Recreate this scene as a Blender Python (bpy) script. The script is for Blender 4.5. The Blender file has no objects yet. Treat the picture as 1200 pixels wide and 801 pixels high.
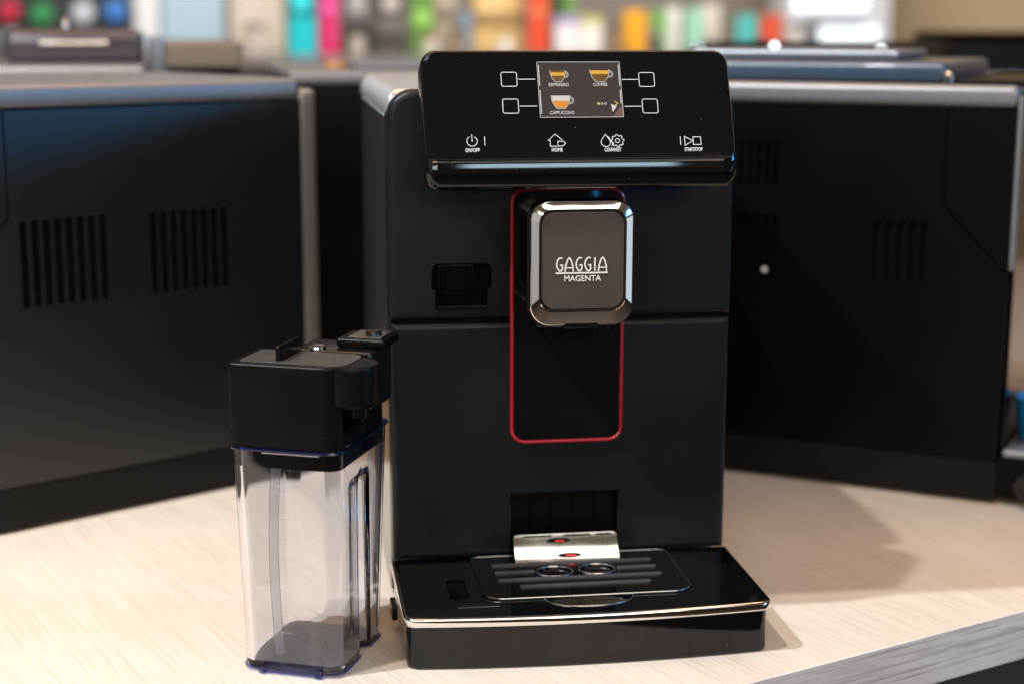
import bpy, bmesh, math, random
from mathutils import Vector, Matrix
from mathutils.geometry import tessellate_polygon
random.seed(7)
PI = math.pi
S = bpy.context.scene
C = S.collection

# ---------------------------------------------------------------- camera
cam = bpy.data.cameras.new('camera')
camo = bpy.data.objects.new('camera', cam); C.objects.link(camo)
cam.sensor_width = 36.0
cam.lens = 1904.34 / 1200 * 36
cam.clip_start = .02; cam.clip_end = 200
_yaw, _pit, _rol = .142943, .193432, .0017953
_f = Vector((math.sin(_yaw) * math.cos(_pit), math.cos(_yaw) * math.cos(_pit), -math.sin(_pit)))
_r = Vector((math.cos(_yaw), -math.sin(_yaw), 0)); _u = _r.cross(_f)
_r2 = _r * math.cos(_rol) + _u * math.sin(_rol); _u2 = _u * math.cos(_rol) - _r * math.sin(_rol)
camo.matrix_world = Matrix(((_r2.x, _u2.x, -_f.x, -.18029), (_r2.y, _u2.y, -_f.y, -1.02207),
                            (_r2.z, _u2.z, -_f.z, .3794), (0, 0, 0, 1)))
cam.dof.use_dof = True
cam.dof.focus_distance = .98
cam.dof.aperture_fstop = 4.0
S.camera = camo

# ---------------------------------------------------------------- world, lamps, exposure
S.view_settings.view_transform = 'Standard'
S.view_settings.look = 'None'
S.view_settings.exposure = 0
S.view_settings.gamma = 1
S.cycles.use_denoising = True
S.cycles.max_bounces = 18
S.cycles.transparent_max_bounces = 24
S.cycles.transmission_bounces = 16
S.cycles.sample_clamp_indirect = 6
W = bpy.data.worlds.new('World'); S.world = W; W.use_nodes = True
bg = W.node_tree.nodes['Background']
bg.inputs['Color'].default_value = (1, .74, .52, 1)
bg.inputs['Strength'].default_value = .11


def aim(o, loc, target):
    o.location = loc
    o.rotation_euler = (Vector(target) - Vector(loc)).to_track_quat('-Z', 'Y').to_euler()


def area(name, loc, target, sx, sy, power, col):
    l = bpy.data.lights.new(name, 'AREA'); l.shape = 'RECTANGLE'; l.size = sx; l.size_y = sy
    l.energy = power; l.color = col
    o = bpy.data.objects.new(name, l); C.objects.link(o); aim(o, loc, target); return o


def spot(name, loc, target, power, col, radius=.025, ang=70):
    l = bpy.data.lights.new(name, 'SPOT'); l.energy = power; l.color = col
    l.shadow_soft_size = radius; l.spot_size = math.radians(ang); l.spot_blend = .6
    o = bpy.data.objects.new(name, l); C.objects.link(o); aim(o, loc, target); return o


spot('ceiling_spot_warm', (-.70, -.43, 1.95), (0, .05, .05), 88, (1, .94, .87), .03)
spot('ceiling_spot_cool', (-1.16, -.34, 1.75), (.05, .05, .05), 168, (.80, .91, 1), .03)
area('reflection_panel', (.25, -.86, 1.9), (.2, -.75, 0), 1.3, .40, 5.5, (1, .95, .88))  # unseen area lamp added for the splash plate's bright reflection
area('reflection_panel', (.30, -1.98, 1.9), (.2, -1.0, 0), 2.0, .36, 9, (1, .97, .93))  # unseen area lamp added to brighten the bezel's top bevel
area('warm_fill_rear', (.1, .75, 2.2), (.1, .5, 0), 2.2, 1.3, 30, (1, .58, .30))  # unseen overhead fill added for warm ambient light
for _x, _z, _w, _h, _p, _c in ((-.75, 1.42, 1.7, .22, 15, (1, .72, .48)), (.55, 1.30, .8, .16, 6, (1, .72, .48)), (-.35, .98, 2.1, .16, 9, (1, .74, .50)),
                               (-.95, .66, .9, .20, 5.5, (.86, .95, 1)), (.50, .62, .5, .14, 3.5, (.60, .84, 1)), (.95, .95, .35, .30, 5, (1, .76, .54))):
    area('front_fill', (_x, -2.9, _z), (0, 0, .2), _w, _h, _p, _c)  # unseen front lamps added as fill and for streaks on the panel lip
area('left_fill', (-2.0, -2.2, .40), (0, 0, .25), 1.5, 1.6, 3.2, (1, .97, .94))  # unseen area lamp added for the bezel's left reflection
area('right_fill', (2.15, -1.45, .05), (0, 0, .25), 1.1, .75, 2.2, (.75, .90, 1))  # dim unseen area lamp added for the bezel's right reflection
area('blue_fill_right', (2.15, -1.30, .86), (-.3, .2, .3), .6, .38, 21, (.05, .42, 1))  # unseen blue area lamp added for the sheen on the left machine
area('shelf_fill', (.35, 2.5, 1.6), (.35, 3.6, .4), 2.6, .4, 54, (1, .95, .9))  # unseen area lamp added to brighten the shelf goods


# ---------------------------------------------------------------- materials
def mat(name, base=(.5, .5, .5), rough=.5, metal=0, spec=.5, coat=0, emis=None, estr=1, noise=None, bump=None, trans=0, ior=1.45):
    m = bpy.data.materials.new(name); m.use_nodes = True
    nt = m.node_tree; b = nt.nodes['Principled BSDF']
    b.inputs['Base Color'].default_value = (*base, 1)
    b.inputs['Roughness'].default_value = rough
    b.inputs['Metallic'].default_value = metal
    b.inputs['Specular IOR Level'].default_value = spec
    b.inputs['Coat Weight'].default_value = coat
    b.inputs['Coat Roughness'].default_value = .03
    b.inputs['IOR'].default_value = ior
    b.inputs['Transmission Weight'].default_value = trans
    if emis:
        b.inputs['Emission Color'].default_value = (*emis, 1)
        b.inputs['Emission Strength'].default_value = estr
    tc = nt.nodes.new('ShaderNodeTexCoord')
    if noise:                                   # (scale, amount): roughness wear + slight colour mottling
        n = nt.nodes.new('ShaderNodeTexNoise'); n.inputs['Scale'].default_value = noise[0]; n.inputs['Detail'].default_value = 6
        nt.links.new(tc.outputs['Object'], n.inputs['Vector'])
        r = nt.nodes.new('ShaderNodeMapRange')
        r.inputs['From Min'].default_value = .3; r.inputs['From Max'].default_value = .7
        r.inputs['To Min'].default_value = max(.01, rough - noise[1]); r.inputs['To Max'].default_value = rough + noise[1]
        nt.links.new(n.outputs['Fac'], r.inputs['Value']); nt.links.new(r.outputs['Result'], b.inputs['Roughness'])
    if bump:                                    # (scale, strength)
        n = nt.nodes.new('ShaderNodeTexNoise'); n.inputs['Scale'].default_value = bump[0]; n.inputs['Detail'].default_value = 3
        nt.links.new(tc.outputs['Object'], n.inputs['Vector'])
        bp = nt.nodes.new('ShaderNodeBump'); bp.inputs['Strength'].default_value = bump[1]; bp.inputs['Distance'].default_value = .0004
        nt.links.new(n.outputs['Fac'], bp.inputs['Height']); nt.links.new(bp.outputs['Normal'], b.inputs['Normal'])
    return m


def dusty(name, base, rough, coat=0, density=260, amount=.35):
    """glossy black plastic with sparse dust specks"""
    m = mat(name, base, rough, spec=.5, coat=coat, noise=(30, .02))
    nt = m.node_tree; b = nt.nodes['Principled BSDF']
    tc = nt.nodes.new('ShaderNodeTexCoord')
    v = nt.nodes.new('ShaderNodeTexVoronoi'); v.inputs['Scale'].default_value = density
    nt.links.new(tc.outputs['Object'], v.inputs['Vector'])
    lt = nt.nodes.new('ShaderNodeMath'); lt.operation = 'LESS_THAN'; lt.inputs[1].default_value = .085
    nt.links.new(v.outputs['Distance'], lt.inputs[0])
    sep = nt.nodes.new('ShaderNodeSeparateColor'); nt.links.new(v.outputs['Color'], sep.inputs[0])
    gt = nt.nodes.new('ShaderNodeMath'); gt.operation = 'GREATER_THAN'; gt.inputs[1].default_value = .90
    nt.links.new(sep.outputs[0], gt.inputs[0])
    mu = nt.nodes.new('ShaderNodeMath'); mu.operation = 'MULTIPLY'
    nt.links.new(lt.outputs[0], mu.inputs[0]); nt.links.new(gt.outputs[0], mu.inputs[1])
    m2 = nt.nodes.new('ShaderNodeMath'); m2.operation = 'MULTIPLY'; m2.inputs[1].default_value = amount
    nt.links.new(mu.outputs[0], m2.inputs[0])
    mx = nt.nodes.new('ShaderNodeMix'); mx.data_type = 'RGBA'
    mx.inputs[6].default_value = (*base, 1); mx.inputs[7].default_value = (.3, .3, .32, 1)
    nt.links.new(m2.outputs[0], mx.inputs[0]); nt.links.new(mx.outputs[2], b.inputs['Base Color'])
    return m


def wood(name, light, dark, rot, bandscale, edge=False):
    m = bpy.data.materials.new(name); m.use_nodes = True
    nt = m.node_tree; b = nt.nodes['Principled BSDF']; L = nt.links.new
    tc = nt.nodes.new('ShaderNodeTexCoord')
    r0 = nt.nodes.new('ShaderNodeMapping'); r0.inputs['Rotation'].default_value = (0, 0, rot)
    L(tc.outputs['Object'], r0.inputs['Vector'])

    def noise(sx, sy, sz, detail, rough=.55, dist=0):
        mp = nt.nodes.new('ShaderNodeMapping'); mp.inputs['Scale'].default_value = (sx, sy, sz)
        L(r0.outputs[0], mp.inputs['Vector'])
        n = nt.nodes.new('ShaderNodeTexNoise'); n.inputs['Scale'].default_value = 1
        n.inputs['Detail'].default_value = detail; n.inputs['Roughness'].default_value = rough; n.inputs['Distortion'].default_value = dist
        L(mp.outputs[0], n.inputs['Vector']); return n
    if edge:
        fine = noise(14, 100, 420, 4, .6, .4); broad = noise(5, 50, 130, 3, .5, .8); patch = noise(7, 7, 12, 2)
    else:
        fine = noise(11, 1300, 60, 3, .6); broad = noise(3, 110, 10, 4, .6, .3); patch = noise(5, 9, 5, 3)

    def ramp(n, a, bb, c0, c1):
        q = nt.nodes.new('ShaderNodeValToRGB'); q.color_ramp.elements[0].position = a; q.color_ramp.elements[1].position = bb
        q.color_ramp.elements[0].color = (*c0, 1); q.color_ramp.elements[1].color = (*c1, 1)
        L(n.outputs['Fac'], q.inputs['Fac']); return q
    base = ramp(broad, .3, .68, dark, light)
    fr = ramp(fine, .36, .52, (.70, .68, .66) if edge else (.79, .77, .74), (1, 1, 1))
    pr = ramp(patch, .3, .7, (.90, .88, .86), (1, 1, 1))
    m1 = nt.nodes.new('ShaderNodeMix'); m1.data_type = 'RGBA'; m1.blend_type = 'MULTIPLY'; m1.inputs[0].default_value = 1
    L(base.outputs[0], m1.inputs[6]); L(fr.outputs[0], m1.inputs[7])
    m2 = nt.nodes.new('ShaderNodeMix'); m2.data_type = 'RGBA'; m2.blend_type = 'MULTIPLY'; m2.inputs[0].default_value = 1
    L(m1.outputs[2], m2.inputs[6]); L(pr.outputs[0], m2.inputs[7])
    L(m2.outputs[2], b.inputs['Base Color'])
    bp = nt.nodes.new('ShaderNodeBump'); bp.inputs['Strength'].default_value = .6 if edge else .35; bp.inputs['Distance'].default_value = .0005
    L(fine.outputs['Fac'], bp.inputs['Height']); L(bp.outputs[0], b.inputs['Normal'])
    b.inputs['Roughness'].default_value = .5
    b.inputs['Specular IOR Level'].default_value = .35
    return m


def clear(name, tint, edge_tint, rough=.02, refl=.5, haze=0):
    """thin clear plastic wall: tinted see-through plus fresnel gloss"""
    m = bpy.data.materials.new(name); m.use_nodes = True
    nt = m.node_tree; nt.nodes.clear(); L = nt.links.new
    out = nt.nodes.new('ShaderNodeOutputMaterial')
    tr = nt.nodes.new('ShaderNodeBsdfTransparent'); gl = nt.nodes.new('ShaderNodeBsdfGlossy'); gl.inputs['Roughness'].default_value = rough
    lw = nt.nodes.new('ShaderNodeLayerWeight'); lw.inputs['Blend'].default_value = .5
    rp = nt.nodes.new('ShaderNodeValToRGB')
    rp.color_ramp.elements[0].position = .45; rp.color_ramp.elements[0].color = (*tint, 1)
    rp.color_ramp.elements[1].position = .97; rp.color_ramp.elements[1].color = (*edge_tint, 1)
    L(lw.outputs['Facing'], rp.inputs['Fac']); L(rp.outputs[0], tr.inputs['Color'])
    pw = nt.nodes.new('ShaderNodeMath'); pw.operation = 'POWER'; pw.inputs[1].default_value = 5     # Schlick, the same from both sides of the thin wall
    L(lw.outputs['Facing'], pw.inputs[0])
    mu = nt.nodes.new('ShaderNodeMath'); mu.operation = 'MULTIPLY_ADD'; mu.inputs[1].default_value = .94 * refl; mu.inputs[2].default_value = .05 * refl
    L(pw.outputs[0], mu.inputs[0])
    mx = nt.nodes.new('ShaderNodeMixShader'); L(mu.outputs[0], mx.inputs[0]); L(tr.outputs[0], mx.inputs[1]); L(gl.outputs[0], mx.inputs[2])
    df = nt.nodes.new('ShaderNodeBsdfDiffuse'); df.inputs['Color'].default_value = (.8, .82, .86, 1)
    m3 = nt.nodes.new('ShaderNodeMixShader'); m3.inputs[0].default_value = haze
    L(mx.outputs[0], m3.inputs[1]); L(df.outputs[0], m3.inputs[2])
    L(m3.outputs[0], out.inputs['Surface'])
    return m


M = {}
M['matte'] = mat('black_matte_plastic', (.0056, .0072, .0094), .38, spec=.27, noise=(7, .10), bump=(900, .18))
M['matte2'] = mat('black_soft_plastic', (.0026, .0027, .0031), .34, spec=.18, noise=(25, .05), bump=(1100, .15))
M['piano'] = dusty('piano_black', (.003, .003, .0035), .045, density=220, amount=.25)
M['tray_gloss'] = dusty('tray_gloss_black', (.0028, .003, .0038), .06, density=260, amount=.5)
M['gloss'] = mat('gloss_black', (.006, .006, .007), .12, noise=(12, .04))
M['shell'] = mat('charcoal_gloss_shell', (.035, .036, .042), .2, noise=(9, .06), coat=.4)
M['shelltop'] = mat('silver_grey_lacquer', (.50, .51, .53), .28, metal=.6)
M['void'] = mat('dark_recess', (.0015, .0015, .0015), .8, spec=.12)
M['chrome'] = mat('chrome', (.78, .78, .79), .07, metal=1, noise=(60, .03))
M['chrome_dark'] = mat('smoked_chrome', (.55, .53, .50), .24, metal=1, noise=(60, .04))
M['plate'] = mat('taupe_metal_plate', (.076, .065, .055), .42, metal=.35, spec=.4, noise=(80, .06), bump=(700, .12))
M['steel'] = mat('polished_steel', (.80, .78, .74), .12, metal=1, noise=(40, .05))
M['red'] = mat('red_trim', (.36, .008, .018), .3, coat=.3)
M['redlit'] = mat('red_float', (.75, .03, .015), .35)
M['rubber'] = mat('bar_grey', (.045, .045, .047), .38, noise=(60, .08), bump=(400, .3))
M['glyph'] = mat('backlit_white', (.6, .6, .6), .5, emis=(.86, .9, 1), estr=.24)
M['print'] = mat('white_print', (.82, .80, .76), .5, emis=None)
M['screen'] = mat('lit_screen', (.01, .01, .01), .1, emis=(.046, .034, .030), estr=1)
M['screenedge'] = mat('lit_screen_edge', (.05, .05, .05), .3, emis=(.55, .53, .5), estr=1)
M['s_amber'] = mat('screen_amber', (0, 0, 0), .3, emis=(.80, .40, .03), estr=1)
M['s_orange'] = mat('screen_orange', (0, 0, 0), .3, emis=(.72, .26, .02), estr=1)
M['s_brown'] = mat('screen_brown', (0, 0, 0), .3, emis=(.15, .065, .004), estr=1)
M['s_white'] = mat('screen_white', (0, 0, 0), .3, emis=(.80, .76, .72), estr=.8)
M['s_yellow'] = mat('screen_yellow', (0, 0, 0), .3, emis=(.75, .62, .08), estr=1)
M['s_mauve'] = mat('screen_mauve', (0, 0, 0), .3, emis=(.17, .075, .07), estr=1)
M['clear'] = clear('clear_jug_plastic', (.985, .987, .995), (.40, .43, .62), refl=1, haze=.012)
M['clearblue'] = clear('blue_tinted_edge', (.62, .67, .90), (.14, .17, .45), refl=.9)
M['glass'] = bpy.data.materials.new('clear_jug_plastic'); M['glass'].use_nodes = True
_nt = M['glass'].node_tree; _nt.nodes.clear(); _o = _nt.nodes.new('ShaderNodeOutputMaterial')
_g = _nt.nodes.new('ShaderNodeBsdfGlass'); _g.inputs['IOR'].default_value = 1.49; _g.inputs['Color'].default_value = (.955, .965, .992, 1); _g.inputs['Roughness'].default_value = 0
_nt.links.new(_g.outputs[0], _o.inputs['Surface'])
M['rimblue'] = clear('blue_rim_plastic', (.30, .40, .92), (.03, .06, .55), refl=1)
M['smoke'] = clear('smoky_jug_floor', (.90, .89, .91), (.40, .40, .52), refl=.8)
M['straw'] = clear('milky_tube', (.88, .88, .90), (.16, .17, .20), rough=.08, refl=1, haze=.14)
M['mark'] = clear('frosted_mark', (.80, .81, .84), (.6, .6, .65), rough=.4, refl=.6, haze=.30)
M['lidtop'] = mat('brushed_lid_top', (.085, .078, .072), .36, metal=.5, noise=(90, .08), bump=(900, .2))
M['wood'] = wood('pale_wood_laminate', (.69, .605, .515), (.66, .572, .48), math.radians(67), 1)
M['woodedge'] = wood('grey_wood_edge', (.84, .77, .70), (.66, .60, .55), math.radians(-23.1), 1, True)
M['floor'] = mat('dark_floor', (.06, .042, .028), .5, noise=(3, .1))
M['cabinet'] = mat('dark_cabinet', (.05, .036, .026), .6)
M['bgside'] = mat('satin_black_side', (.0016, .0016, .0017), .38, spec=.13, noise=(8, .04), bump=(700, .15))
M['bgsheen'] = mat('black_side_blue_sheen', (.0012, .0022, .0040), .36, spec=.85, noise=(8, .04), bump=(700, .15))  # blue sheen of the light put into the base colour, specular raised
M['bgbase'] = mat('charcoal_plinth', (.006, .006, .0063), .42, spec=.2)
M['bgtop'] = mat('silver_top', (.20, .20, .21), .42, metal=.5)
M['bgrim'] = mat('grey_rear_trim', (.30, .295, .295), .32, metal=.6)
M['hopper'] = mat('smoky_plum_lid', (.055, .04, .05), .12, coat=.5)
M['bluelid'] = mat('blue_grey_lid', (.035, .058, .095), .28, coat=.25)
M['palelid'] = mat('pale_silver_lid', (.20, .22, .25), .32, metal=.4)
M['brownlid'] = mat('brown_lid', (.16, .12, .085), .35)


def cmat(name, c, rough=.45, coat=.2):
    return mat(name, c, rough, coat=coat, bump=(60, .4))


# ---------------------------------------------------------------- mesh helpers
def link(name, bm, m, parent=None, smooth=38, M4=None, mods=()):
    if M4 is not None:
        bm.transform(M4)
    bmesh.ops.recalc_face_normals(bm, faces=bm.faces[:])
    me = bpy.data.meshes.new(name); bm.to_mesh(me); bm.free()
    me.materials.append(m)
    if smooth:
        for p in me.polygons: p.use_smooth = True
        me.set_sharp_from_angle(angle=math.radians(smooth))
    o = bpy.data.objects.new(name, me); C.objects.link(o)
    if parent: o.parent = parent
    if smooth:
        w = o.modifiers.new('wn', 'WEIGHTED_NORMAL'); w.keep_sharp = True
    return o


def thing(name, label, cat, loc=(0, 0, 0), rotz=0, group=None):
    o = bpy.data.objects.new(name, None); C.objects.link(o)
    o.location = loc; o.rotation_euler = (0, 0, rotz); o.empty_display_size = .02
    o['label'] = label; o['category'] = cat
    if group: o['group'] = group
    return o


def tag(o, label, cat, group=None):
    o['label'] = label; o['category'] = cat
    if group: o['group'] = group
    return o


def rbox(x0, x1, y0, y1, z0, z1, r=.001, seg=2, bm=None, M4=None):
    own = bmesh.new()
    bmesh.ops.create_cube(own, size=1, matrix=Matrix.Translation(((x0 + x1) / 2, (y0 + y1) / 2, (z0 + z1) / 2)) @ Matrix.Diagonal((x1 - x0, y1 - y0, z1 - z0, 1)))
    if r > 0:
        bmesh.ops.bevel(own, geom=own.edges[:], offset=r, segments=seg, profile=.5, affect='EDGES', clamp_overlap=True)
    if M4 is not None: own.transform(M4)
    if bm is None: return own
    merge(bm, own); return bm


def merge(dst, src):
    me = bpy.data.meshes.new('tmp'); src.to_mesh(me); src.free(); dst.from_mesh(me); bpy.data.meshes.remove(me)


def rrect(x0, x1, y0, y1, r, n=6):
    """rounded rectangle outline, counter-clockwise; r may be (bl, br, tr, tl)"""
    if not isinstance(r, (tuple, list)): r = (r,) * 4
    pts = []
    cs = [(x0 + r[0], y0 + r[0], PI, r[0]), (x1 - r[1], y0 + r[1], 1.5 * PI, r[1]), (x1 - r[2], y1 - r[2], 0, r[2]), (x0 + r[3], y1 - r[3], .5 * PI, r[3])]
    for cx, cy, a0, rr in cs:
        for k in range(n + 1):
            a = a0 + .5 * PI * k / n
            pts.append((cx + rr * math.cos(a), cy + rr * math.sin(a)))
    return pts


def loft(loops, cap0=True, cap1=True, bm=None):
    if bm is None: bm = bmesh.new()
    vs = [[bm.verts.new(p) for p in l] for l in loops]
    n = len(vs[0])
    for a, b in zip(vs, vs[1:]):
        for i in range(n):
            j = (i + 1) % n
            bm.faces.new((a[i], a[j], b[j], b[i]))
    if cap0: bm.faces.new(vs[0][::-1])
    if cap1: bm.faces.new(vs[-1])
    return bm


def slab(outline_fn, d0, d1, bev, seg=3, axis='z', both=False):
    """outline_fn(inset) -> 2D loop; extruded from d0 (back) to d1 (front) with a rounded front edge.
    axis 'z': (u,v,d); axis 'y': (u,d,v)"""
    loops = []
    s = 1 if d1 > d0 else -1
    seq = []
    if both:
        for k in range(seg + 1):
            t = .5 * PI * k / seg
            seq.append((bev * (1 - math.sin(t)), d0 + s * bev * (1 - math.cos(t))))
    else:
        seq.append((0, d0))
    for k in range(seg + 1):
        t = .5 * PI * k / seg
        seq.append((bev * (1 - math.cos(t)), d1 - s * bev * (1 - math.sin(t))))
    for ins, d in seq:
        l = outline_fn(ins)
        loops.append([(u, v, d) if axis == 'z' else (u, d, v) for u, v in l])
    return loft(loops)


def rr_fn(x0, x1, y0, y1, r, n=6):
    def fn(i):
        rr = r if isinstance(r, (tuple, list)) else (r,) * 4
        return rrect(x0 + i, x1 - i, y0 + i, y1 - i, tuple(max(q - i, .0002) for q in rr), n)
    return fn


def tube(pts, rad, seg=8, closed=False, bm=None, cap=True, flat=1.0):
    """round tube along a 3D polyline"""
    if bm is None: bm = bmesh.new()
    P = [Vector(p) for p in pts]; n = len(P); rings = []
    up = None
    for i, p in enumerate(P):
        if closed: t = (P[(i + 1) % n] - P[i - 1]).normalized()
        else: t = (P[min(i + 1, n - 1)] - P[max(i - 1, 0)]).normalized()
        if up is None:
            up = Vector((0, 0, 1)) if abs(t.z) < .9 else Vector((0, 1, 0))
        s = t.cross(up).normalized(); up = s.cross(t).normalized()
        r = rad[i] if isinstance(rad, (list, tuple)) else rad
        rings.append([bm.verts.new(p + s * math.cos(2 * PI * k / seg) * r + up * math.sin(2 * PI * k / seg) * r * flat) for k in range(seg)])
    m = n if closed else n - 1
    for i in range(m):
        a, b = rings[i], rings[(i + 1) % n]
        for k in range(seg):
            j = (k + 1) % seg
            bm.faces.new((a[k], a[j], b[j], b[k]))
    if cap and not closed:
        bm.faces.new(rings[0][::-1]); bm.faces.new(rings[-1])
    return bm


def lathe(profile, cx=0, cy=0, seg=32, bm=None):
    if bm is None: bm = bmesh.new()
    loops = [[(cx + r * math.cos(2 * PI * k / seg), cy + r * math.sin(2 * PI * k / seg), z) for k in range(seg)] for r, z in profile]
    return loft(loops, True, True, bm)


def stroke(bm, pts, w, closed=False, d=.0003, d0=0):
    """flat ribbon of width w along 2D points (u,v), raised from d0 to d0+d, mitred joints"""
    P = [Vector((p[0], p[1])) for p in pts]; n = len(P); L = []; Rr = []
    for i in range(n):
        if closed: a, b = P[i] - P[i - 1], P[(i + 1) % n] - P[i]
        else:
            a = P[i] - P[i - 1] if i else P[1] - P[0]
            b = P[i + 1] - P[i] if i < n - 1 else P[-1] - P[-2]
        a = a.normalized(); b = b.normalized()
        na, nb = Vector((-a.y, a.x)), Vector((-b.y, b.x)); m = (na + nb)
        m = m.normalized() if m.length > 1e-6 else na
        k = min(1 / max(m.dot(na), .4), 2)
        L.append(P[i] + m * w / 2 * k); Rr.append(P[i] - m * w / 2 * k)
    tl = [bm.verts.new((p.x, p.y, d0 + d)) for p in L]; tr = [bm.verts.new((p.x, p.y, d0 + d)) for p in Rr]
    bl = [bm.verts.new((p.x, p.y, d0)) for p in L]; br = [bm.verts.new((p.x, p.y, d0)) for p in Rr]
    for i in range(n if closed else n - 1):
        j = (i + 1) % n
        bm.faces.new((tr[i], tr[j], tl[j], tl[i])); bm.faces.new((tl[i], tl[j], bl[j], bl[i])); bm.faces.new((br[i], br[j], tr[j], tr[i]))
    if not closed:
        bm.faces.new((tl[0], bl[0], br[0], tr[0])); bm.faces.new((tr[-1], br[-1], bl[-1], tl[-1]))
    return bm


def poly(bm, pts, d0, d):
    """filled flat polygon raised from d0 by d"""
    t = [bm.verts.new((x, y, d0 + d)) for x, y in pts]; b = [bm.verts.new((x, y, d0)) for x, y in pts]
    bm.faces.new(t)
    n = len(pts)
    for i in range(n):
        j = (i + 1) % n; bm.faces.new((b[i], b[j], t[j], t[i]))
    return bm


def arc(cx, cy, r, a0, a1, n=12, ry=None):
    ry = r if ry is None else ry
    return [(cx + r * math.cos(math.radians(a0 + (a1 - a0) * k / n)), cy + ry * math.sin(math.radians(a0 + (a1 - a0) * k / n))) for k in range(n + 1)]


def text(name, body, size, m, parent, M4, width=None, bold=0):
    cu = bpy.data.curves.new(name, 'FONT'); cu.body = body; cu.size = size
    cu.align_x = 'CENTER'; cu.align_y = 'CENTER'; cu.extrude = .00015; cu.offset = bold; cu.resolution_u = 3
    o = bpy.data.objects.new('tmp_text', cu); C.objects.link(o)
    dg = bpy.context.evaluated_depsgraph_get(); me = bpy.data.meshes.new_from_object(o.evaluated_get(dg))
    bpy.data.objects.remove(o)
    xs = [v.co.x for v in me.vertices]; w = max(xs) - min(xs)
    k = width / w if width else 1
    me.transform(M4 @ Matrix.Diagonal((k, 1, 1, 1)))
    me.materials.clear(); me.materials.append(m); me.name = name
    t = bpy.data.objects.new(name, me); C.objects.link(t); t.parent = parent
    return t


def cut(o, bm_cut):
    """subtract a mesh from an object's mesh (applied)"""
    bmesh.ops.recalc_face_normals(bm_cut, faces=bm_cut.faces[:])
    me = bpy.data.meshes.new('cutter'); bm_cut.to_mesh(me); bm_cut.free()
    c = bpy.data.objects.new('cutter', me); C.objects.link(c)
    c.parent = o.parent
    wn = o.modifiers.get('wn')
    if wn: o.modifiers.remove(wn)
    b = o.modifiers.new('cut', 'BOOLEAN'); b.operation = 'DIFFERENCE'; b.object = c; b.solver = 'EXACT'
    bpy.context.view_layer.update()
    dg = bpy.context.evaluated_depsgraph_get()
    new = bpy.data.meshes.new_from_object(o.evaluated_get(dg))
    o.modifiers.clear(); old = o.data; mats = list(old.materials); o.data = new
    new.materials.clear()
    for q in mats: new.materials.append(q)
    for p in new.polygons: p.use_smooth = True; p.material_index = 0
    new.set_sharp_from_angle(angle=math.radians(30))
    bpy.data.objects.remove(c); bpy.data.meshes.remove(me)
    w = o.modifiers.new('wn', 'WEIGHTED_NORMAL'); w.keep_sharp = True
    return o


def lin(a, b, t): return a + (b - a) * t


# ================================================================ setting
ed = Vector((math.cos(math.radians(23.1)), math.sin(math.radians(23.1)), 0)); en = Vector((-ed.y, ed.x, 0))
e0 = Vector((.096, -.149, 0))                           # a point of the counter's front edge
MC = Matrix.Translation(e0) @ Matrix.Rotation(math.radians(23.1), 4, 'Z')   # local x along the edge, y to the back

fl = bmesh.new(); bmesh.ops.create_grid(fl, x_segments=1, y_segments=1, size=14, matrix=Matrix.Translation((0, 0, -.92)))
o = link('floor', fl, M['floor'], smooth=0); o['kind'] = 'structure'

ctr = thing('counter', 'pale wood laminate counter with grey edge, under all the coffee machines', 'counter')
link('counter_top', rbox(-1.6, 1.7, .0016, 1.25, -.034, 0, .0006, 1), M['wood'], ctr, M4=MC)
link('edge_band', rbox(-1.6, 1.7, 0, .0015, -.034, -.0002, .0004, 1), M['woodedge'], ctr, M4=MC)
link('cabinet', rbox(-1.5, 1.6, .06, 1.2, -.92, -.0345, .002, 1), M['cabinet'], ctr, M4=MC)


def tintwall(name, c, p0, p1, z0, z1, th=.05):
    d = Vector((p1[0] - p0[0], p1[1] - p0[1], 0)); a = math.atan2(d.y, d.x)
    o = link(name, rbox(0, d.length, 0, th, z0, z1, .001, 1), cmat(name + '_paint', c, .7, 0), None, smooth=0,
             M4=Matrix.Translation((p0[0], p0[1], 0)) @ Matrix.Rotation(a, 4, 'Z'))
    o['kind'] = 'structure'; return o


tintwall('back_wall', (.27, .24, .21), (-2.6, 4.3), (1.62, 4.3), -.92, 2.2)
tintwall('side_wall', (.60, .45, .27), (1.66, 4.34), (4.2, 3.3), -.92, 2.2)

# ================================================================ the coffee machine
cm = thing('coffee_machine', 'black bean-to-cup coffee machine with tilted touch display, chrome spout and red outline, in the centre', 'coffee machine')

# --- shell behind the front panels
link('side_shell', slab(rr_fn(-.1115, .1115, .0255, .337, (.004, .004, .02, .02), 5), .004, .3225, .004, 3), M['shell'], cm)
link('top_cover', slab(rr_fn(-.1122, .1122, .012, .338, (.004, .004, .02, .02), 5), .3235, .3395, .0125, 6), M['shelltop'], cm)

# --- upper front panel with the milk-hose port
up = link('upper_panel', slab(rr_fn(-.1123, .1123, .1921, .3385, (.0008, .0008, .017, .017), 7), .024, 0, .0045, 5, 'y'), M['matte'], cm)
port_outline = [(-.0800, .1990), (-.0515, .1990), (-.0488, .2015), (-.0488, .2115), (-.0462, .2125), (-.0462, .2255), (-.0495, .2290),
                (-.0820, .2290), (-.0852, .2255), (-.0852, .2125), (-.0828, .2115), (-.0828, .2015)]
cb = bmesh.new(); loft([[(x, -.01, z) for x, z in port_outline], [(x, .05, z) for x, z in port_outline]], bm=cb)
cut(up, cb)
# --- lower front panel (service door) with the cup-plate recess
lp = link('lower_panel', slab(rr_fn(-.1118, .1118, .0318, .1906, .0009, 3), .024, 0, .0045, 5, 'y'), M['matte'], cm)
cut(lp, rbox(-.0343, .0385, -.01, .05, .028, .0760, 0))
link('seam_backing', rbox(-.1105, .1105, .0042, .0240, .1890, .1935, .0004, 1), M['void'], cm)

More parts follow.
